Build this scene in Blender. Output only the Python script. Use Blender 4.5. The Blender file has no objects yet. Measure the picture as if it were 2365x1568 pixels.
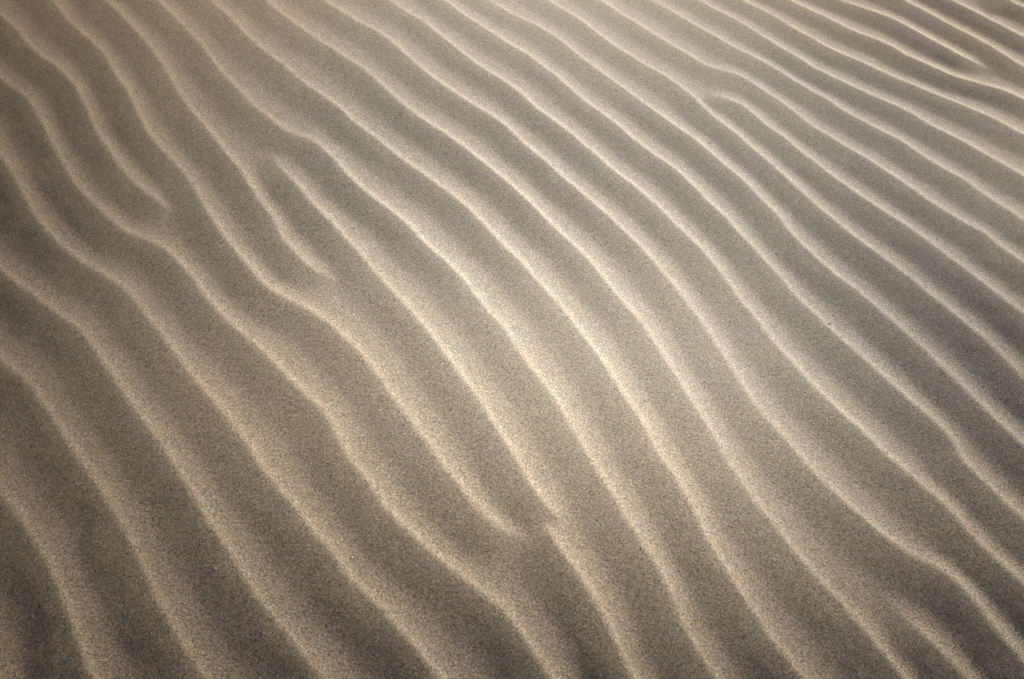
import bpy, math
import numpy as np

R = math.radians
scene = bpy.context.scene
col = scene.collection

# ------------------------------------------------------------------ camera
CAM_H = 1.10                 # metres above the mean sand level
PITCH = R(52.0)              # looking down
LENS = 28.0
cam_data = bpy.data.cameras.new("camera")
cam_data.lens = LENS
cam_data.sensor_width = 36.0
cam_data.clip_start = 0.02
cam_data.clip_end = 9000.0
cam = bpy.data.objects.new("camera", cam_data)
cam.location = (0.0, 0.0, CAM_H)
cam.rotation_euler = (math.pi / 2 - PITCH, 0.0, 0.0)
col.objects.link(cam)
scene.camera = cam

# ------------------------------------------------------------------ light
SUN_AZ = 49.2                # degrees to the right of the view direction (+Y)
SUN_EL = 6.0
world = bpy.data.worlds.new("World")
scene.world = world
world.use_nodes = True
wn = world.node_tree.nodes
wl = world.node_tree.links
sky = wn.new("ShaderNodeTexSky")
sky.sky_type = 'NISHITA'
sky.sun_disc = False
sky.sun_elevation = R(SUN_EL)
sky.sun_rotation = R(SUN_AZ)
sky.air_density = 0.2
sky.dust_density = 3.0
sky.ozone_density = 0.0
bg = wn["Background"]
bg.inputs["Strength"].default_value = 0.05
wl.new(sky.outputs["Color"], bg.inputs["Color"])

sun_data = bpy.data.lights.new("sun", 'SUN')
sun_data.energy = 5.0
sun_data.angle = R(1.2)
sun_data.color = (1.0, 0.94, 0.83)
sun = bpy.data.objects.new("sun", sun_data)
sun.location = (5, 6, 3)
sun.rotation_euler = (math.pi / 2 - R(SUN_EL), 0.0, math.pi - R(SUN_AZ))
col.objects.link(sun)

scene.view_settings.view_transform = 'Standard'
scene.view_settings.look = 'None'
scene.view_settings.gamma = 1.0
scene.view_settings.exposure = 1.2
scene.view_settings.use_curve_mapping = False

# ------------------------------------------------------------------ axes of the ripple field
RIP = R(40.8)                                    # ripples run this far left of the view direction
ES = np.array([math.cos(RIP), math.sin(RIP)])    # across the ripples, towards the sun side
ET = np.array([-math.sin(RIP), math.cos(RIP)])   # along the ripples
rng = np.random.default_rng(7)


def smooth_noise(x, y, cell, seed):
    """bicubic-eased value noise in [-1, 1]"""
    g = np.random.default_rng(seed).uniform(-1, 1, (256, 256))
    x = x / cell + 1000.0
    y = y / cell + 1000.0
    xi = np.floor(x).astype(int)
    yi = np.floor(y).astype(int)
    fx = x - xi
    fy = y - yi
    fx = fx * fx * fx * (fx * (fx * 6 - 15) + 10)
    fy = fy * fy * fy * (fy * (fy * 6 - 15) + 10)
    a = g[xi % 256, yi % 256]
    b = g[(xi + 1) % 256, yi % 256]
    c = g[xi % 256, (yi + 1) % 256]
    d = g[(xi + 1) % 256, (yi + 1) % 256]
    return (a * (1 - fx) + b * fx) * (1 - fy) + (c * (1 - fx) + d * fx) * fy


# broad swells made up so sunlight falls off towards the edges: a bank that leans towards the sun, easing off into flatter sand and a low back on the near left
# (x, y, reach sideways, reach away, tilt towards the sun in degrees)
SHADE_SWELLS = [(0.027, 2.400, 0.789, 1.400, 9.2),
          (0.115, 0.717, 0.546, 0.455, 11.55),
          (0.178, 0.236, 0.855, 0.489, -7.55),
          (0.804, 0.824, 0.400, 0.450, -4.4)]


def macro(s, t):
    c, k = ES
    z = 0.0
    for (bx, by, wx, wy, tilt) in SHADE_SWELLS:
        A, B = 1 / wx ** 2, 1 / wy ** 2
        s1 = s - (bx * c + by * k)
        t1 = t - (-bx * k + by * c)
        a, b, g = A * c * c + B * k * k, c * k * (B - A), A * k * k + B * c * c
        q = (s1 + b * t1 / a) * math.sqrt(a)
        ramp = -math.tan(R(tilt)) / math.sqrt(a) * math.sqrt(math.pi) / 2 * np.tanh(q * 1.128)
        z = z + ramp * np.exp(-t1 * t1 * (g - b * b / a)) * np.exp(-(s1 / 2.0) ** 4)
    return z


def ripple_height(s, t):
    """ripples shaped tallest on the bank, flattened around it to dim the lit crests there"""
    x = s * ES[0] + t * ET[0]
    y = s * ES[1] + t * ET[1]
    f = 0.37 + 0.08 * np.clip(x, -1.2, 1.5) + 0.62 * np.exp(-((x - 0.05) / 0.55) ** 2 - ((y - 1.1) / 0.75) ** 2)  # crest brightness steered by relief: flatter ripples catch less sun
    f = f + 0.16 * np.exp(-((x - 1.0) / 0.7) ** 2 - ((y - 1.8) / 0.6) ** 2)
    f = f - 0.10 * np.exp(-((x + 0.6) / 0.4) ** 2 - ((y - 0.3) / 0.35) ** 2)
    return np.clip(f, 0.18, 1.05)


FPX = LENS / 36.0 * 2365.0


def ground(px, py):
    """picture point (2365 x 1568 frame) -> (s, t) on the swelled ground"""
    px = np.asarray(px, float)
    py = np.asarray(py, float)
    u = (px - 1182.5) / FPX
    v = -(py - 784.0) / FPX
    dx = u
    dy = math.cos(PITCH) + v * math.sin(PITCH)
    dz = -math.sin(PITCH) + v * math.cos(PITCH)
    z = np.zeros_like(px)
    for _ in range(25):
        k = (z - CAM_H) / dz
        x, y = dx * k, dy * k
        s = x * ES[0] + y * ES[1]
        t = x * ET[0] + y * ET[1]
        z = 0.5 * z + 0.5 * (macro(s, t) + 0.004)
    return s, t


# ------------------------------------------------------------------ the crests, followed through the photograph
# each run: (tile column, tile row, points in that tile); nine tiles of 2365 x 1568, three to a frame side
CR = {
 'A1': [(0,0,[(0,75),(80,150),(150,210),(200,290),(290,375),(400,440),(470,510),(540,590),(590,700),(640,820),(690,920),(760,1010),(830,1130),(920,1230),(1020,1310),(1110,1380),(1190,1440),(1240,1472),(1290,1498)])],
 'A2': [(0,0,[(415,40),(470,120),(570,210),(660,290),(740,370),(790,470),(870,580),(930,690),(980,800),(1060,940),(1140,1030),(1220,1110),(1300,1200),(1370,1310),(1430,1420),(1500,1530)]),
        (0,1,[(1540,20),(1640,150),(1740,270),(1850,400),(1960,470),(2090,530),(2220,610),(2320,670)]),
        (1,1,[(0,720),(80,800),(180,900),(270,1030),(370,1160),(450,1270),(530,1380),(620,1490)]),
        (1,2,[(690,40),(800,170),(900,300),(1010,430),(1110,510),(1230,560),(1330,580),(1410,590)])],
 'A3': [(0,0,[(770,15),(860,100),(950,200),(1030,290),(1110,390),(1170,490),(1240,620),(1330,740),(1430,860),(1500,950),(1590,1060),(1680,1160),(1740,1270),(1800,1360),(1860,1440),(1920,1520)]),
        (0,1,[(1960,60),(2050,160),(2150,260),(2240,320),(2320,355),(2365,372)])],
 'A4': [(0,0,[(1850,1020),(1930,1120),(2020,1210),(2090,1290),(2170,1390),(2260,1480)]),
        (1,1,[(20,50),(120,150),(240,300),(360,430),(490,570),(600,700),(700,830),(780,930),(860,1050),(970,1180),(1030,1290),(1120,1430)]),
        (1,2,[(1220,20),(1300,170),(1400,310),(1480,400),(1530,440)])],
 'A4b': [(1,2,[(1420,470),(1450,520),(1490,580),(1580,720),(1680,860),(1770,1000),(1850,1150),(1920,1310),(1980,1440),(2040,1550)])],
 'A5': [(0,0,[(1120,10),(1200,90),(1310,190),(1390,280),(1480,400),(1560,500),(1680,630),(1780,730),(1880,810),(1980,890),(2080,930),(2170,950),(2250,1020),(2330,1100)]),
        (1,0,[(100,1250),(220,1350),(330,1430),(440,1520)]),
        (1,1,[(520,30),(620,140),(740,240),(840,340),(910,430),(1010,560),(1130,680),(1230,830),(1320,960),(1410,1070),(1510,1210),(1590,1350)]),
        (1,2,[(1730,20),(1800,120),(1880,250),(1960,390),(2040,520),(2120,650),(2220,800),(2300,940)]),
        (2,2,[(40,1230),(110,1340),(200,1480),(260,1560)])],
 'A6': [(0,0,[(1500,20),(1600,100),(1690,200),(1780,290),(1880,370),(1980,440),(2080,530),(2190,610),(2290,680)]),
        (1,0,[(0,735),(80,820),(200,910),(320,1000),(440,1100),(560,1180),(680,1270),(790,1350),(900,1440)]),
        (1,1,[(1040,20),(1140,130),(1260,240),(1350,350),(1460,470),(1580,610),(1680,740),(1780,870),(1880,1020),(1960,1150),(2040,1270),(2130,1400)]),
        (1,2,[(2220,20),(2300,110)]),
        (2,2,[(0,220),(60,330),(110,420),(170,560),(240,670),(320,800),(400,930),(490,1060),(560,1170),(640,1280),(720,1390),(800,1480),(870,1560)])],
 'A7': [(0,0,[(1880,10),(1970,90),(2080,170),(2190,250),(2290,310)]),
        (1,0,[(0,360),(120,440),(210,500),(300,590),(410,690),(510,770),(620,850),(720,910),(830,990),(930,1070),(1030,1150),(1120,1220),(1210,1300),(1320,1400)]),
        (1,1,[(1500,20),(1610,110),(1710,210),(1810,330),(1910,460),(2020,580),(2120,700),(2210,840)]),
        (2,1,[(0,1085),(80,1210),(170,1340),(250,1470)]),
        (2,2,[(340,70),(430,200),(520,340),(630,460),(720,580),(800,680),(880,770),(960,870),(1080,980),(1170,1090),(1250,1180),(1340,1280),(1420,1390),(1500,1490),(1560,1560)])],
 'A7b': [(2,2,[(1370,930),(1430,985),(1500,1060),(1590,1150),(1700,1250),(1800,1340),(1880,1430),(1980,1540)])],
 'A8': [(0,0,[(2300,20)]),
        (1,0,[(0,60),(120,140),(250,200),(350,270),(430,340),(520,430),(620,510),(740,600),(850,670),(960,740),(1060,800),(1170,880),(1260,980),(1360,1060),(1450,1130),(1540,1220),(1640,1300),(1750,1400),(1850,1480)]),
        (1,1,[(1960,20),(2070,120),(2170,230),(2270,350)]),
        (2,1,[(0,470),(90,590),(190,720),(270,850),(360,990),(450,1130),(540,1260),(640,1370),(740,1470)]),
        (2,2,[(830,20),(930,130),(1030,220),(1130,320),(1240,420),(1350,510),(1450,590),(1550,660),(1660,720),(1770,770),(1870,830),(1960,920),(2040,1010),(2120,1120),(2200,1210),(2280,1310),(2360,1400)])],
 'A9': [(1,0,[(370,10),(470,80),(570,130),(650,200),(750,280),(860,370),(970,450),(1080,520),(1190,590),(1290,670),(1380,760),(1480,830),(1590,910),(1690,1000),(1800,1090),(1900,1180),(2010,1260),(2120,1350),(2230,1450)]),
        (2,1,[(20,40),(140,150),(240,270),(340,400),(430,530),(540,650),(640,790),(750,910),(850,1020),(950,1130),(1060,1230),(1170,1330),(1270,1420)]),
        (2,2,[(1440,20),(1550,100),(1650,190),(1760,280),(1860,370),(1960,490),(2060,600),(2150,690),(2260,790),(2365,880)])],
 'A10': [(1,0,[(750,10),(850,90),(960,160),(1070,230),(1190,310),(1300,370),(1390,440),(1500,520),(1590,600),(1690,690),(1790,760),(1900,840),(2000,930),(2100,1010),(2210,1090),(2310,1150)]),
         (2,0,[(0,1200),(100,1295),(200,1400),(300,1490)]),
         (2,1,[(380,20),(490,130),(590,240),(690,350),(800,480),(910,580),(1000,670),(1100,760),(1210,850),(1320,950),(1430,1050),(1540,1150),(1640,1230),(1750,1330),(1850,1420)]),
         (2,2,[(1960,40),(2110,190),(2220,300),(2320,390),(2365,430)])],
 'A11': [(1,0,[(1080,20),(1190,90),(1310,140),(1420,200),(1530,270),(1620,350),(1710,420),(1820,500),(1930,580),(2040,660),(2150,740),(2260,820)]),
         (2,0,[(0,895),(100,960),(180,1030),(280,1120),(390,1210),(480,1290),(570,1390),(670,1480)]),
         (2,1,[(750,30),(860,140),(970,240),(1090,340),(1200,420),(1310,510),(1410,590),(1500,680),(1610,770),(1720,870),(1830,980),(1940,1080),(2050,1190),(2160,1300),(2270,1400),(2365,1490)])],
 'A12': [(1,0,[(1460,10),(1570,70),(1680,140),(1780,220),(1900,310),(2000,370),(2110,440),(2220,500),(2330,570)]),
         (2,0,[(0,600),(80,660),(160,745),(260,830),(370,910),(480,1010),(590,1100),(700,1200),(800,1290),(900,1380),(1000,1470)]),
         (2,1,[(1140,10),(1240,90),(1340,160),(1460,250),(1570,330),(1690,430),(1790,510),(1900,600),(2000,680),(2110,770),(2220,880),(2320,980),(2365,1030)])],
 'A13': [(2,0,[(165,645),(240,652),(330,680),(430,720),(510,790),(600,870),(710,940),(810,1030),(920,1110),(1020,1190),(1120,1260),(1220,1330),(1320,1400),(1430,1470),(1540,1540)]),
         (2,1,[(1610,20),(1730,110),(1840,190),(1950,270),(2070,360),(2180,450),(2290,530),(2365,590)])],
 'A14': [(1,0,[(1830,10),(1930,80),(2050,150),(2160,220),(2270,290)]),
         (2,0,[(0,345),(90,400),(180,450),(290,480),(400,510),(500,570),(590,630),(700,700),(800,780),(900,860),(1020,930),(1130,1000),(1240,1060),(1350,1130),(1470,1210),(1590,1290),(1700,1370),(1830,1450),(1950,1530)]),
         (2,1,[(2080,20),(2190,110),(2300,190),(2365,235)])],
 'A15': [(1,0,[(2190,10),(2290,60)]),
         (2,0,[(0,110),(100,170),(230,240),(340,310),(450,360),(570,420),(690,490),(800,560),(900,620),(1030,690),(1140,770),(1260,830),(1370,890),(1480,940),(1590,1010),(1700,1090),(1820,1160),(1940,1220),(2060,1310),(2180,1390),(2290,1460),(2365,1510)])],
 'A16': [(2,0,[(160,15),(260,70),(380,130),(480,190),(590,260),(700,330),(810,390),(910,460),(1040,520),(1160,580),(1270,630),(1390,680),(1500,730),(1620,790),(1730,860),(1850,920),(1970,980),(2090,1050),(2200,1110),(2300,1170),(2365,1205)])],
 'A17': [(2,0,[(460,15),(560,60),(670,120),(780,190),(890,250),(1010,320),(1120,370),(1240,420),(1350,470),(1460,520),(1580,570),(1700,620),(1820,670),(1930,710),(2040,760),(2160,810),(2270,870),(2365,920)])],
 'A18': [(2,0,[(780,10),(890,60),(1000,110),(1110,170),(1220,220),(1340,260),(1450,310),(1550,370),(1660,420),(1770,470),(1880,520),(1990,550),(2100,580),(2210,610),(2310,650),(2365,680)])],
 'A19': [(2,0,[(1160,15),(1270,50),(1380,90),(1480,130),(1590,190),(1700,250),(1810,310),(1900,360),(2000,410),(2090,450),(2160,475)])],
 'A20': [(2,0,[(1580,15),(1690,70),(1800,130),(1910,190),(2030,250),(2140,310),(2250,380),(2365,450)])],
 'A21': [(2,0,[(1900,10),(2010,60),(2120,120),(2240,180),(2365,245)])],
 'A22': [(2,0,[(2270,0),(2365,38)])],
 'L1': [(0,0,[(0,510),(60,570),(150,620),(220,690),(280,790),(330,890),(380,990),(430,1090),(490,1200),(560,1290),(640,1380),(730,1460),(810,1530)]),
        (0,1,[(870,20),(980,60),(1080,95),(1180,160),(1250,230),(1330,320),(1400,420),(1480,520),(1570,620),(1670,710),(1790,810),(1890,910),(1990,1010),(2080,1100),(2190,1200),(2290,1310)]),
        (1,2,[(60,20),(160,130),(250,260),(340,380),(430,480),(540,580),(650,680),(760,780),(860,850),(960,930),(1060,1010),(1150,1080),(1220,1170),(1290,1270),(1360,1380),(1430,1490),(1480,1560)])],
 'L2': [(0,0,[(0,1030),(40,1100),(110,1210),(160,1310),(220,1420),(280,1510)]),
        (0,1,[(330,10),(430,110),(540,200),(650,280),(770,340),(860,400),(940,490),(1010,590),(1100,690),(1190,800),(1260,900),(1330,1000),(1420,1110),(1510,1210),(1590,1310),(1670,1410),(1750,1510)]),
        (0,2,[(1780,30),(1870,140),(1950,230),(2050,350),(2150,470),(2240,590),(2340,690)]),
        (1,2,[(60,850),(150,930),(240,1010),(350,1120),(430,1220),(520,1310),(590,1400),(660,1490),(710,1560)])],
 'L3': [(0,1,[(0,270),(80,340),(170,410),(260,470),(360,550),(450,610),(540,680),(610,750),(680,850),(740,940),(810,1040),(890,1160),(960,1260),(1040,1370),(1110,1460)]),
        (0,2,[(1200,30),(1270,140),(1340,250),(1400,360),(1470,480),(1560,600),(1640,720),(1720,850),(1790,970),(1870,1070),(1960,1180),(2040,1280),(2120,1380),(2210,1490),(2260,1560)])],
 'L4': [(0,1,[(0,890),(80,960),(170,1030),(240,1110),(320,1220),(390,1330),(460,1440),(530,1540)]),
        (0,2,[(560,20),(630,110),(700,230),(760,320),(830,430),(890,540),(960,680),(1020,800),(1080,940),(1130,1050),(1200,1170),(1270,1300),(1350,1420),(1440,1550)])],
 'L5': [(0,2,[(0,230),(60,310),(130,400),(200,500),(270,630),(340,730),(390,830),(440,970),(500,1110),(550,1250),(600,1390),(650,1520)])],
 'L6': [(0,2,[(-160,1200),(-110,1330),(-60,1470),(-30,1568)])],
}
OPEN_START = {'A4', 'A4b', 'A7b', 'A13'}        # crests that begin inside the picture
OPEN_END = {'A1', 'A2', 'A3', 'A4', 'A19'}      # crests that end inside the picture

# ------------------------------------------------------------------ sampling grid in (s, t)
def axis(lo, hi, step, out, grow):
    a = list(np.arange(lo, hi + step, step))
    up, dn = [], []
    p, st = a[-1], step
    while p < hi + out:
        st = min(st * grow, step * 5)
        p += st
        up.append(p)
    p, st = a[0], step
    while p > lo - out:
        st = min(st * grow, step * 5)
        p -= st
        dn.append(p)
    return np.array(dn[::-1] + a + up)


fx = np.array([0, 591, 1182, 1773, 2365, 0, 591, 1182, 1773, 2365, 0, 0, 2365, 2365])
fy = np.array([0, 0, 0, 0, 0, 1568, 1568, 1568, 1568, 1568, 500, 1000, 500, 1000])
fs, ft = ground(fx, fy)
S = axis(fs.min() - 0.03, fs.max() + 0.03, 0.0026, 2.0, 1.03)
T = axis(ft.min() - 0.03, ft.max() + 0.03, 0.0075, 2.0, 1.03)
NS, NT = len(S), len(T)
print("frame s", fs.min(), fs.max(), "t", ft.min(), ft.max(), "grid", NS, NT)

# each crest becomes s = c(t) with an amplitude along t
TD = np.linspace(T[0], T[-1], 3000)
dt = TD[1] - TD[0]


def blur(a, sig):
    n = max(1, int(3 * sig / dt))
    k = np.exp(-0.5 * (np.arange(-n, n + 1) * dt / sig) ** 2)
    k /= k.sum()
    return np.convolve(np.pad(a, n, mode='reflect', reflect_type='odd'), k, mode='valid')


crest_c, crest_a, names = [], [], []
TAPER_END = {'A1': 0.12, 'A2': 0.09, 'A3': 0.11, 'A4': 0.05, 'A19': 0.12}
TAPER_START = {'A4': 0.15, 'A4b': 0.045, 'A7b': 0.12, 'A13': 0.06}
for key, runs in CR.items():
    pts = []
    for (cx, cy, pp) in runs:
        for (x, y) in pp:
            pts.append((x / 3.0 + 788.33 * cx, y / 3.0 + 522.67 * cy))
    pts = np.array(pts)
    # the followed line is the bright face just on the sunny side of the crest
    s, t = ground(pts[:, 0], pts[:, 1])
    s = s - 0.004
    o = np.argsort(t)
    s, t = s[o], t[o]
    c = np.interp(TD, t, s)
    t0, t1 = t[0], t[-1]
    n0 = max(2, int(np.searchsorted(t, t0 + 0.12)))
    n1 = min(len(t) - 2, int(np.searchsorted(t, t1 - 0.12)))
    k0 = np.polyfit(t[:n0 + 1], s[:n0 + 1], 1)[0]
    k1 = np.polyfit(t[n1 - 1:], s[n1 - 1:], 1)[0]
    D = 0.22
    lo = TD < t0
    hi = TD > t1
    c[lo] = s[0] - k0 * D * (1 - np.exp(-(t0 - TD[lo]) / D))
    c[hi] = s[-1] + k1 * D * (1 - np.exp(-(TD[hi] - t1) / D))
    c = blur(c, 0.009)
    amp = np.ones_like(TD)
    # t grows away from the viewer: the low end is the crest's END in the picture
    if key in OPEN_END:
        amp *= np.clip((TD - (t0 - 0.02)) / TAPER_END[key], 0, 1)
    if key in OPEN_START:
        amp *= np.clip(((t1 + 0.02) - TD) / TAPER_START[key], 0, 1)
    amp = amp * amp * (3 - 2 * amp)
    crest_c.append(c)
    crest_a.append(amp)
    names.append(key)
n_real = len(names)
# carry the ripple field on beyond the frame on both sides
def carry(c, sgn, lam, n, seed):
    for k in range(n):
        w = np.interp(TD, np.arange(T[0] - .3, T[-1] + .6, .28),
                      np.random.default_rng(seed + k).uniform(-1, 1, len(np.arange(T[0] - .3, T[-1] + .6, .28))))
        c = c * 0.97 + 0.03 * c.mean() + sgn * lam + 0.012 * blur(w, 0.09)
        crest_c.append(c)
        crest_a.append(np.ones_like(TD))


carry(crest_c[names.index('L6')], -1, 0.10, 18, 100)
carry(crest_c[names.index('A22')], 1, 0.095, 20, 300)

# local ripple spacing as a smooth function of place
sp, tp, lp = [], [], []
full = [i for i in range(n_real)]
for tt in np.linspace(ft.min(), ft.max(), 60):
    j = int((tt - TD[0]) / dt)
    row = sorted(crest_c[i][j] for i in full if crest_a[i][j] > 0.5)
    for a, b in zip(row[:-1], row[1:]):
        if 0.04 < b - a < 0.2:
            sp.append((a + b) / 2); tp.append(tt); lp.append(b - a)
sp, tp, lp = map(np.array, (sp, tp, lp))
M = np.stack([np.ones_like(sp), sp, tp, sp * tp, sp ** 2, tp ** 2], 1)
w = (sp > fs.min()) & (sp < fs.max())
coef = np.linalg.lstsq(M[w], lp[w], rcond=None)[0]
SG, TG = np.meshgrid(S, T, indexing='ij')
sc = np.clip(SG, fs.min(), fs.max())
tc = np.clip(TG, ft.min(), ft.max())
LAM = np.clip(coef[0] + coef[1] * sc + coef[2] * tc + coef[3] * sc * tc + coef[4] * sc ** 2 + coef[5] * tc ** 2, 0.07, 0.15)
print("ripple spacing", lp.mean(), lp.min(), lp.max())

# ------------------------------------------------------------------ height of the sand
LEE_LINE, LEE_FACE, W_LINE = 0.052, 0.185, 0.24   # the crisp lip and the long sunny face, as shares of the spacing
STEEP = 0.41           # slope of the sunny face at the crest
best = np.full((NS, NT), -1.0)
acc = np.zeros((NS, NT))
owner = np.full((NS, NT), -1, np.int32)
KS = 26.0
for i, (c, a) in enumerate(zip(crest_c, crest_a)):
    ci = np.interp(T, TD, c)
    ai = np.interp(T, TD, a)
    if i < n_real:
        ai = ai * (1 + 0.14 * smooth_noise(T, T * 0 + i * 7.3, 0.22, 50 + i))
    sl = np.gradient(ci, T)
    # small nicks and wavers of the lip
    ci = ci + 0.0007 * smooth_noise(T, T * 0 + i * 3.7, 0.038, 400 + i) + 0.0004 * smooth_noise(T, T * 0 + i * 5.1, 0.015, 700 + i)
    cosn = 1 / np.sqrt(1 + sl ** 2)
    lo = np.searchsorted(S, ci.min() - 0.30)
    hi = np.searchsorted(S, ci.max() + 0.30)
    if hi <= lo:
        continue
    d = (S[lo:hi, None] - ci[None, :]) * cosn[None, :] / LAM[lo:hi]
    dr = np.clip(d, 0, 9)
    right = W_LINE * np.exp(-dr / LEE_LINE) + (1 - W_LINE) * np.exp(-dr / LEE_FACE)
    x = np.clip(-d, 0, 9)
    xc = np.clip(x / 0.80, 0, 1)
    left = 0.80 * 0.5 * (1 + np.cos(math.pi * xc)) + 0.20 * np.clip(1 - x / 0.9, 0, 1)
    h = np.where(d >= 0, right, left) * ai[None, :]
    acc[lo:hi] += np.expm1(h * KS * 0.25) ** 2
    b = best[lo:hi]
    m = h > b
    b[m] = h[m]
    if i < n_real:
        owner[lo:hi][m] = i
    else:
        owner[lo:hi][m] = -1
H01 = np.log1p(np.sqrt(acc)) / (KS * 0.25)
# round the knife edge of the crest a little (wind-blown, dry sand)
def blur_s(a, n):
    k = np.hanning(2 * n + 3)[1:-1]
    k /= k.sum()
    p = np.pad(a, ((n, n), (0, 0)), mode='edge')
    out = np.zeros_like(a)
    for q, kk in enumerate(k):
        out += kk * p[q:q + a.shape[0]]
    return out


def blur_t(a, n):
    return blur_s(a.T, n).T.copy()


H01 = blur_s(H01, 2)
H01 = blur_t(H01, 1)
AMP = STEEP / (W_LINE / LEE_LINE + (1 - W_LINE) / LEE_FACE) * LAM * ripple_height(SG, TG) * (1.0 + 0.10 * smooth_noise(SG, TG, 0.5, 3))
edge = np.minimum.reduce([SG - S[0], S[-1] - SG, TG - T[0], T[-1] - TG])
edge = np.clip(edge / 0.5, 0, 1)
edge = edge * edge * (3 - 2 * edge)
Z = macro(SG, TG) + AMP * H01
Z += 0.0004 * smooth_noise(SG, TG * 0.6, 0.16, 11) + 0.00012 * smooth_noise(SG, TG * 0.7, 0.035, 12) \
    + 0.00004 * smooth_noise(SG, TG, 0.011, 13)
Z *= edge
X = SG * ES[0] + TG * ET[0]
Y = SG * ES[1] + TG * ET[1]

# smooth vertex normals of the whole sheet, so that the pieces meet without a seam
gs = np.gradient(Z, S, axis=0)
gt = np.gradient(Z, T, axis=1)
N = np.stack([-(gs * ES[0] + gt * ET[0]), -(gs * ES[1] + gt * ET[1]), np.ones_like(Z)], -1)
N /= np.linalg.norm(N, axis=-1, keepdims=True)


# ------------------------------------------------------------------ sand material
def new_mat(name):
    m = bpy.data.materials.new(name)
    m.use_nodes = True
    return m, m.node_tree.nodes, m.node_tree.links


def ramp(nodes, stops, interp='LINEAR'):
    r = nodes.new("ShaderNodeValToRGB")
    r.color_ramp.interpolation = interp
    e = r.color_ramp.elements
    while len(e) < len(stops):
        e.new(0.5)
    for q, (p, c) in enumerate(stops):
        e[q].position = p
        e[q].color = (*c, 1)
    return r


def sand_material():
    m, nd, lk = new_mat("sand")
    bsdf = nd["Principled BSDF"]
    geo = nd.new("ShaderNodeNewGeometry")
    pos = geo.outputs["Position"]

    def noise(scale, detail, rough=0.6):
        n = nd.new("ShaderNodeTexNoise")
        n.inputs["Scale"].default_value = scale
        n.inputs["Detail"].default_value = detail
        n.inputs["Roughness"].default_value = rough
        lk.new(pos, n.inputs["Vector"])
        return n

    vor = nd.new("ShaderNodeTexVoronoi")           # single grains
    vor.inputs["Scale"].default_value = 640.0
    lk.new(pos, vor.inputs["Vector"])
    sep = nd.new("ShaderNodeSeparateColor")
    lk.new(vor.outputs["Color"], sep.inputs[0])
    grains = ramp(nd, [(0.00, (0.045, 0.036, 0.03)), (0.12, (0.17, 0.143, 0.115)), (0.28, (0.36, 0.318, 0.255)),
                       (0.50, (0.46, 0.42, 0.35)), (0.68, (0.58, 0.40, 0.22)), (0.82, (0.37, 0.38, 0.39)), (1.00, (0.88, 0.84, 0.76))])
    lk.new(sep.outputs[0], grains.inputs[0])
    patch = noise(360.0, 4.0, 0.85)                # small clumps of like grains
    pr = ramp(nd, [(0.37, (0.11, 0.098, 0.082)), (0.50, (0.42, 0.376, 0.31)), (0.63, (0.80, 0.725, 0.61))])
    lk.new(patch.outputs["Fac"], pr.inputs[0])
    tint = noise(400.0, 3.0, 0.8)                  # rusty and grey minerals side by side
    tr = ramp(nd, [(0.36, (0.80, 0.98, 1.22)), (0.50, (1.0, 1.0, 1.0)), (0.64, (1.25, 0.93, 0.62))])
    lk.new(tint.outputs["Fac"], tr.inputs[0])
    tinted = nd.new("ShaderNodeMix")
    tinted.data_type = 'RGBA'
    tinted.blend_type = 'MULTIPLY'
    tinted.inputs[0].default_value = 1.0
    lk.new(pr.outputs[0], tinted.inputs[6])
    lk.new(tr.outputs[0], tinted.inputs[7])
    mix1 = nd.new("ShaderNodeMix")
    mix1.data_type = 'RGBA'
    mix1.inputs[0].default_value = 0.58
    lk.new(grains.outputs[0], mix1.inputs[6])
    lk.new(tinted.outputs[2], mix1.inputs[7])
    # lens vignette tint painted into the sand colour: greyer mid, warmer around (hue only)
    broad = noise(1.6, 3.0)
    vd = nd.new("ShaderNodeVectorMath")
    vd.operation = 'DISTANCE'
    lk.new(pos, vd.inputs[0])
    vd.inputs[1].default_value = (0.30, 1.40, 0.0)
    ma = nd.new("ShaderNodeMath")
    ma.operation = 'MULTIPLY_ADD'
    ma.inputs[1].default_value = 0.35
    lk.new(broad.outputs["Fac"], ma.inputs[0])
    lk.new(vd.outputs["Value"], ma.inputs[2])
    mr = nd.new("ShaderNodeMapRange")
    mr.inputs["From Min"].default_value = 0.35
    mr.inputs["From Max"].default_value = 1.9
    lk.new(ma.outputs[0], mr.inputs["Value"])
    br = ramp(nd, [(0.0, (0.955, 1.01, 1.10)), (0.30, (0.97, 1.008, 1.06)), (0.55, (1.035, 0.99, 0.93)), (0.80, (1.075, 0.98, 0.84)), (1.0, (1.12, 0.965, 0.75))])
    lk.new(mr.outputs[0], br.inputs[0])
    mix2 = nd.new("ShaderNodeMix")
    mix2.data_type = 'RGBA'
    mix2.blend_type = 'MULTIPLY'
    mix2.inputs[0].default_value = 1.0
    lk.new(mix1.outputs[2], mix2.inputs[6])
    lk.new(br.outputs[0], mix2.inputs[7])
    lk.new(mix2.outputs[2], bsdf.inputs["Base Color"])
    bsdf.inputs["Roughness"].default_value = 0.85
    bsdf.inputs["Specular IOR Level"].default_value = 0.25
    # fine relief: grains and clumps
    b1 = nd.new("ShaderNodeBump")
    b1.inputs["Strength"].default_value = 0.55
    b1.inputs["Distance"].default_value = 0.0006
    fine = noise(700.0, 3.0, 0.7)
    lk.new(fine.outputs["Fac"], b1.inputs["Height"])
    b2 = nd.new("ShaderNodeBump")
    b2.inputs["Strength"].default_value = 0.22
    b2.inputs["Distance"].default_value = 0.0012
    mid = noise(220.0, 3.0, 0.6)
    lk.new(mid.outputs["Fac"], b2.inputs["Height"])
    lk.new(b2.outputs[0], b1.inputs["Normal"])
    lk.new(b1.outputs[0], bsdf.inputs["Normal"])
    return m


MAT_SAND = sand_material()

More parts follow.
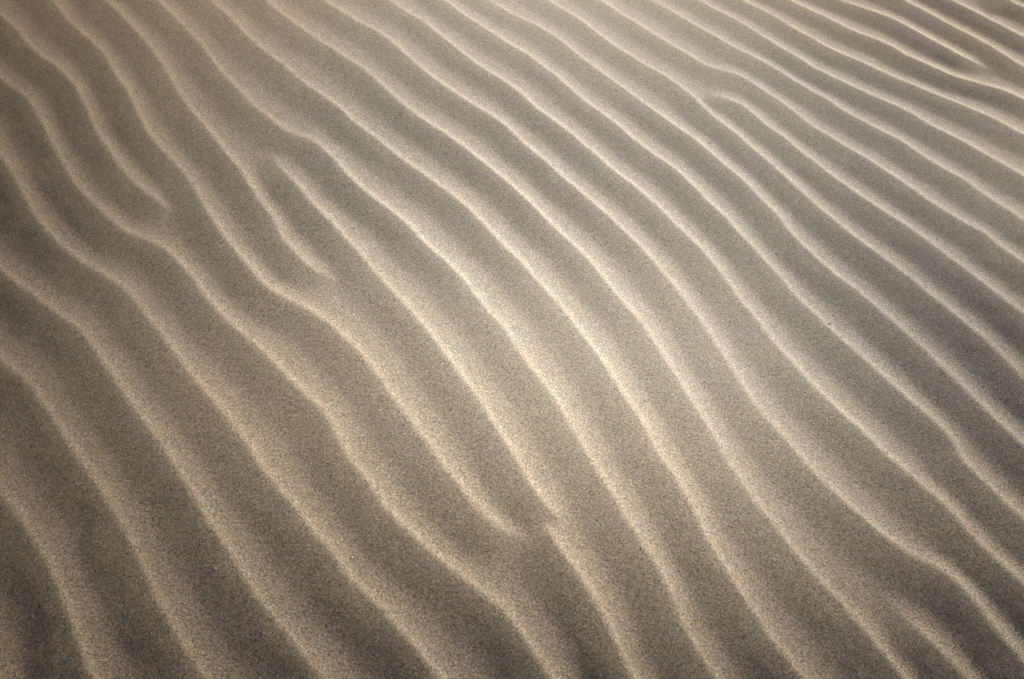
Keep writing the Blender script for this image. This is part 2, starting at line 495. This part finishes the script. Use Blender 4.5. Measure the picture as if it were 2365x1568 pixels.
# ------------------------------------------------------------------ the sheet of sand and its ripples
VID = np.arange(NS * NT).reshape(NS, NT)
Q = np.stack([VID[:-1, :-1], VID[1:, :-1], VID[1:, 1:], VID[:-1, 1:]], -1).reshape(-1, 4)
VERT = np.stack([X, Y, Z], -1).reshape(-1, 3)
NORM = N.reshape(-1, 3)
h_face = 0.25 * (best[:-1, :-1] + best[1:, :-1] + best[1:, 1:] + best[:-1, 1:]).reshape(-1)
o_face = owner[:-1, :-1].reshape(-1)
piece = np.where((h_face > 0.33) & (o_face >= 0), o_face, -1)


def sheet(name, quads, parent=None, extra=None):
    used, inv = np.unique(quads, return_inverse=True)
    v = VERT[used]
    n = NORM[used]
    f = inv.reshape(-1, 4)
    if extra is not None:
        ev, ef = extra
        f = np.concatenate([f, ef + len(v)])
        v = np.concatenate([v, ev])
        n = np.concatenate([n, np.tile([0, 0, 1.0], (len(ev), 1))])
    me = bpy.data.meshes.new(name)
    me.vertices.add(len(v))
    me.vertices.foreach_set("co", v.astype(np.float32).ravel())
    me.loops.add(len(f) * 4)
    me.loops.foreach_set("vertex_index", f.astype(np.int32).ravel())
    me.polygons.add(len(f))
    me.polygons.foreach_set("loop_start", np.arange(0, len(f) * 4, 4, dtype=np.int32))
    me.update(calc_edges=True)
    me.polygons.foreach_set("use_smooth", np.ones(len(f), bool))
    me.normals_split_custom_set_from_vertices(n.astype(np.float32))
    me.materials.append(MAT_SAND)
    o = bpy.data.objects.new(name, me)
    col.objects.link(o)
    if parent:
        o.parent = parent
    return o


# the far sand, level out to the horizon, joined to the rim of the rippled field
def st(s, t):
    return (s * ES[0] + t * ET[0], s * ES[1] + t * ET[1], 0.0)


B = 3000.0
ss = [-B, S[0], S[-1], B]
ts = [-B, T[0], T[-1], B]
ev = np.array([st(a, b) for a in ss for b in ts])
ef = np.array([[i * 4 + j, (i + 1) * 4 + j, (i + 1) * 4 + j + 1, i * 4 + j + 1]
               for i in range(3) for j in range(3) if not (i == 1 and j == 1)])
sand = sheet("sand", Q[piece < 0], None, (ev, ef))
sand["kind"] = "structure"
sand["label"] = "pale wind-rippled sand covering the whole view"
for i in range(n_real):
    qs = Q[piece == i]
    if len(qs) > 20:
        sheet("sand_ripple", qs, sand)


# ------------------------------------------------------------------ helpers to set things on the sand
def sample(grid, s, t):
    i = np.clip(np.searchsorted(S, s) - 1, 0, NS - 2)
    j = np.clip(np.searchsorted(T, t) - 1, 0, NT - 2)
    a = (s - S[i]) / (S[i + 1] - S[i])
    b = (t - T[j]) / (T[j + 1] - T[j])
    return grid[i, j] * (1 - a) * (1 - b) + grid[i + 1, j] * a * (1 - b) + grid[i, j + 1] * (1 - a) * b + grid[i + 1, j + 1] * a * b


def on_sand(s, t):
    return np.stack([s * ES[0] + t * ET[0], s * ES[1] + t * ET[1], sample(Z, s, t)], -1)


# ------------------------------------------------------------------ loose grains lying on the sheet
def grain_material():
    m, nd, lk = new_mat("loose_grains")
    bsdf = nd["Principled BSDF"]
    geo = nd.new("ShaderNodeNewGeometry")
    r = ramp(nd, [(0.00, (0.035, 0.025, 0.02)), (0.14, (0.13, 0.095, 0.065)), (0.30, (0.34, 0.27, 0.19)),
                  (0.50, (0.46, 0.40, 0.31)), (0.66, (0.52, 0.33, 0.16)), (0.80, (0.36, 0.355, 0.35)), (0.93, (0.60, 0.55, 0.46)), (1.0, (0.85, 0.82, 0.76))])
    lk.new(geo.outputs["Random Per Island"], r.inputs[0])
    lk.new(r.outputs[0], bsdf.inputs["Base Color"])
    bsdf.inputs["Roughness"].default_value = 0.45
    return m


NG = 130000
gx = rng.uniform(-1.75, 1.75, NG * 2)
gy = rng.uniform(0.08, 2.55, NG * 2)
keep = np.abs(gx) < 0.62 + 0.52 * gy
gx, gy = gx[keep][:NG], gy[keep][:NG]
NG = len(gx)
gs_ = gx * ES[0] + gy * ES[1]
gt_ = gx * ET[0] + gy * ET[1]
base = on_sand(gs_, gt_)
rad = rng.lognormal(math.log(0.00030), 0.38, NG)
rad = np.clip(rad, 0.00015, 0.0009)
# six-sided bipyramids, squashed and turned at random
ang = rng.uniform(0, 2 * math.pi, NG)
loc = []
for k in range(3):
    a = ang + k * 2 * math.pi / 3 + rng.uniform(-0.4, 0.4, NG)
    rr = rad * rng.uniform(0.7, 1.25, NG)
    loc.append(base + np.stack([rr * np.cos(a), rr * np.sin(a), rad * rng.uniform(-0.15, 0.35, NG)], -1))
off = rng.uniform(-0.4, 0.4, (NG, 2)) * rad[:, None]
loc.append(base + np.stack([off[:, 0], off[:, 1], rad * rng.uniform(0.5, 1.0, NG)], -1))
loc.append(base + np.stack([off[:, 1], off[:, 0], -rad * 0.7], -1))
gv = np.stack(loc, 1).reshape(-1, 3)
tri = np.array([[0, 1, 3], [1, 2, 3], [2, 0, 3], [1, 0, 4], [2, 1, 4], [0, 2, 4]])
gf = (np.arange(NG)[:, None, None] * 5 + tri[None]).reshape(-1, 3)
me = bpy.data.meshes.new("loose_sand_grains")
me.vertices.add(len(gv))
me.vertices.foreach_set("co", gv.astype(np.float32).ravel())
me.loops.add(len(gf) * 3)
me.loops.foreach_set("vertex_index", gf.astype(np.int32).ravel())
me.polygons.add(len(gf))
me.polygons.foreach_set("loop_start", np.arange(0, len(gf) * 3, 3, dtype=np.int32))
me.update(calc_edges=True)
me.materials.append(grain_material())
go = bpy.data.objects.new("loose_sand_grains", me)
col.objects.link(go)
go["kind"] = "stuff"
go["label"] = "loose mixed sand grains scattered over the rippled sand"
go["category"] = "sand grains"

# ------------------------------------------------------------------ the few odd bits one can pick out
def plain(name, c, rough=0.6):
    m, nd, lk = new_mat(name)
    b = nd["Principled BSDF"]
    n = nd.new("ShaderNodeTexNoise")
    n.inputs["Scale"].default_value = 900.0
    g = nd.new("ShaderNodeNewGeometry")
    lk.new(g.outputs["Position"], n.inputs["Vector"])
    r = ramp(nd, [(0.3, tuple(q * 0.7 for q in c)), (0.7, tuple(min(1, q * 1.25) for q in c))])
    lk.new(n.outputs["Fac"], r.inputs[0])
    lk.new(r.outputs[0], b.inputs["Base Color"])
    b.inputs["Roughness"].default_value = rough
    return m


import bmesh


def bit(name, label, cat, px, py, size, mat, seed, group=None):
    """a small irregular stone: px, py in the 2365 x 1568 frame, size = half axes in metres"""
    r = np.random.default_rng(seed)
    s, t = ground(np.array([px]), np.array([py]))
    p = on_sand(s, t)[0]
    bm = bmesh.new()
    bmesh.ops.create_icosphere(bm, subdivisions=2, radius=1.0)
    d = r.normal(0, 1, (7, 3))
    d /= np.linalg.norm(d, axis=1, keepdims=True)
    for v in bm.verts:
        c = np.array(v.co)
        cut = min([1.0] + [0.80 / max(1e-3, float(c @ q)) for q in d if float(c @ q) > 0.80])
        c = c * cut * (1 + 0.05 * r.normal())
        v.co = (c[0] * size[0], c[1] * size[1], c[2] * size[2])
    m = bpy.data.meshes.new(name)
    bm.to_mesh(m)
    bm.free()
    m.materials.append(mat)
    o = bpy.data.objects.new(name, m)
    o.location = (p[0], p[1], p[2] + size[2] * 0.2)
    o.rotation_euler = (0, 0, r.uniform(0, 6.28))
    o["label"] = label
    o["category"] = cat
    if group:
        o["group"] = group
    col.objects.link(o)
    return o


M_WHITE = plain("white_quartz", (0.86, 0.84, 0.80), 0.3)
M_RUST = plain("rusty_stone", (0.16, 0.055, 0.025))
M_DARK = plain("dark_stone", (0.035, 0.028, 0.022))
bit("stone_chip", "tiny rust-brown stone chip on the sunny lip of a ripple right of centre", "stone chip", 1918, 746, (0.0018, 0.0014, 0.0013), M_RUST, 1)
bit("stone_chip", "faint olive-brown stone chip just above the rust-brown one right of centre", "stone chip", 1925, 726, (0.0013, 0.0010, 0.0008), plain("olive_stone", (0.13, 0.085, 0.03)), 2)
bit("stone_chip", "tiny near-black stone chip on a bright crest above the middle of the view", "stone chip", 1278, 381, (0.0016, 0.0012, 0.0011), M_DARK, 3)
bit("stone_chip", "small reddish speck of stone in the trough below centre", "stone chip", 1365, 1133, (0.0010, 0.0009, 0.0008), M_RUST, 4)
for k, (px, py, sz, lab) in enumerate([
        (2187, 1313, 0.0011, "bright white quartz grain on the crest near the lower right corner"),
        (2224, 1389, 0.0009, "white quartz grain in the trough below the bright one, lower right"),
        (812, 1285, 0.0010, "white quartz grain on the shaded slope at the lower middle left"),
        (196, 1076, 0.0008, "pale quartz grain at the left on the edge of a ripple crest"),
        (497, 1312, 0.0008, "pale quartz grain in the dark trough at the lower left")]):
    bit("quartz_grain", lab, "quartz grain", px, py, (sz, sz * 0.8, sz * 0.75), M_WHITE, 20 + k, "bright quartz grains")

# a crumb of dead plant stem, slightly bent, with a broken side spur
def twig(px, py):
    s, t = ground(np.array([px]), np.array([py]))
    p = on_sand(s, t)[0]
    path = [(-0.0014, -0.0036, 0.0004), (-0.0007, -0.0018, 0.0008), (0.0, 0.0, 0.0008), (0.0006, 0.0020, 0.0012), (0.0016, 0.0042, 0.0008)]
    width = [0.0005, 0.0009, 0.0007, 0.0010, 0.0004]

    def tube(name, path, width, parent=None):
        v, f = [], []
        for (q, w_) in zip(path, width):
            for k in range(6):
                a = k * math.pi / 3
                v.append((q[0] + w_ * math.cos(a), q[1] + 0.25 * w_ * math.cos(a), q[2] + w_ * math.sin(a)))
        n = len(path)
        for i in range(n - 1):
            for k in range(6):
                f.append((i * 6 + k, i * 6 + (k + 1) % 6, (i + 1) * 6 + (k + 1) % 6, (i + 1) * 6 + k))
        f.append(tuple(range(5, -1, -1)))
        f.append(tuple(range((n - 1) * 6, n * 6)))
        m = bpy.data.meshes.new(name)
        m.from_pydata(v, [], f)
        m.materials.append(M_TWIG)
        o = bpy.data.objects.new(name, m)
        col.objects.link(o)
        o.parent = parent
        return o

    M_TWIG = plain("dead_stem", (0.05, 0.035, 0.028), 0.8)
    root = bpy.data.objects.new("plant_fragment", None)
    col.objects.link(root)
    root.location = p
    root.scale = (0.75, 0.75, 0.75)
    root.empty_display_size = 0.005
    root["label"] = "thin dark crumb of plant stem on the sand at the upper right"
    root["category"] = "plant fragment"
    tube("stem", path, width, root)
    tube("spur", [(0.0003, 0.0012, 0.0011), (0.0016, 0.0016, 0.0013), (0.0024, 0.0026, 0.0010)], [0.0005, 0.0005, 0.0002], root)


twig(1640, 328)
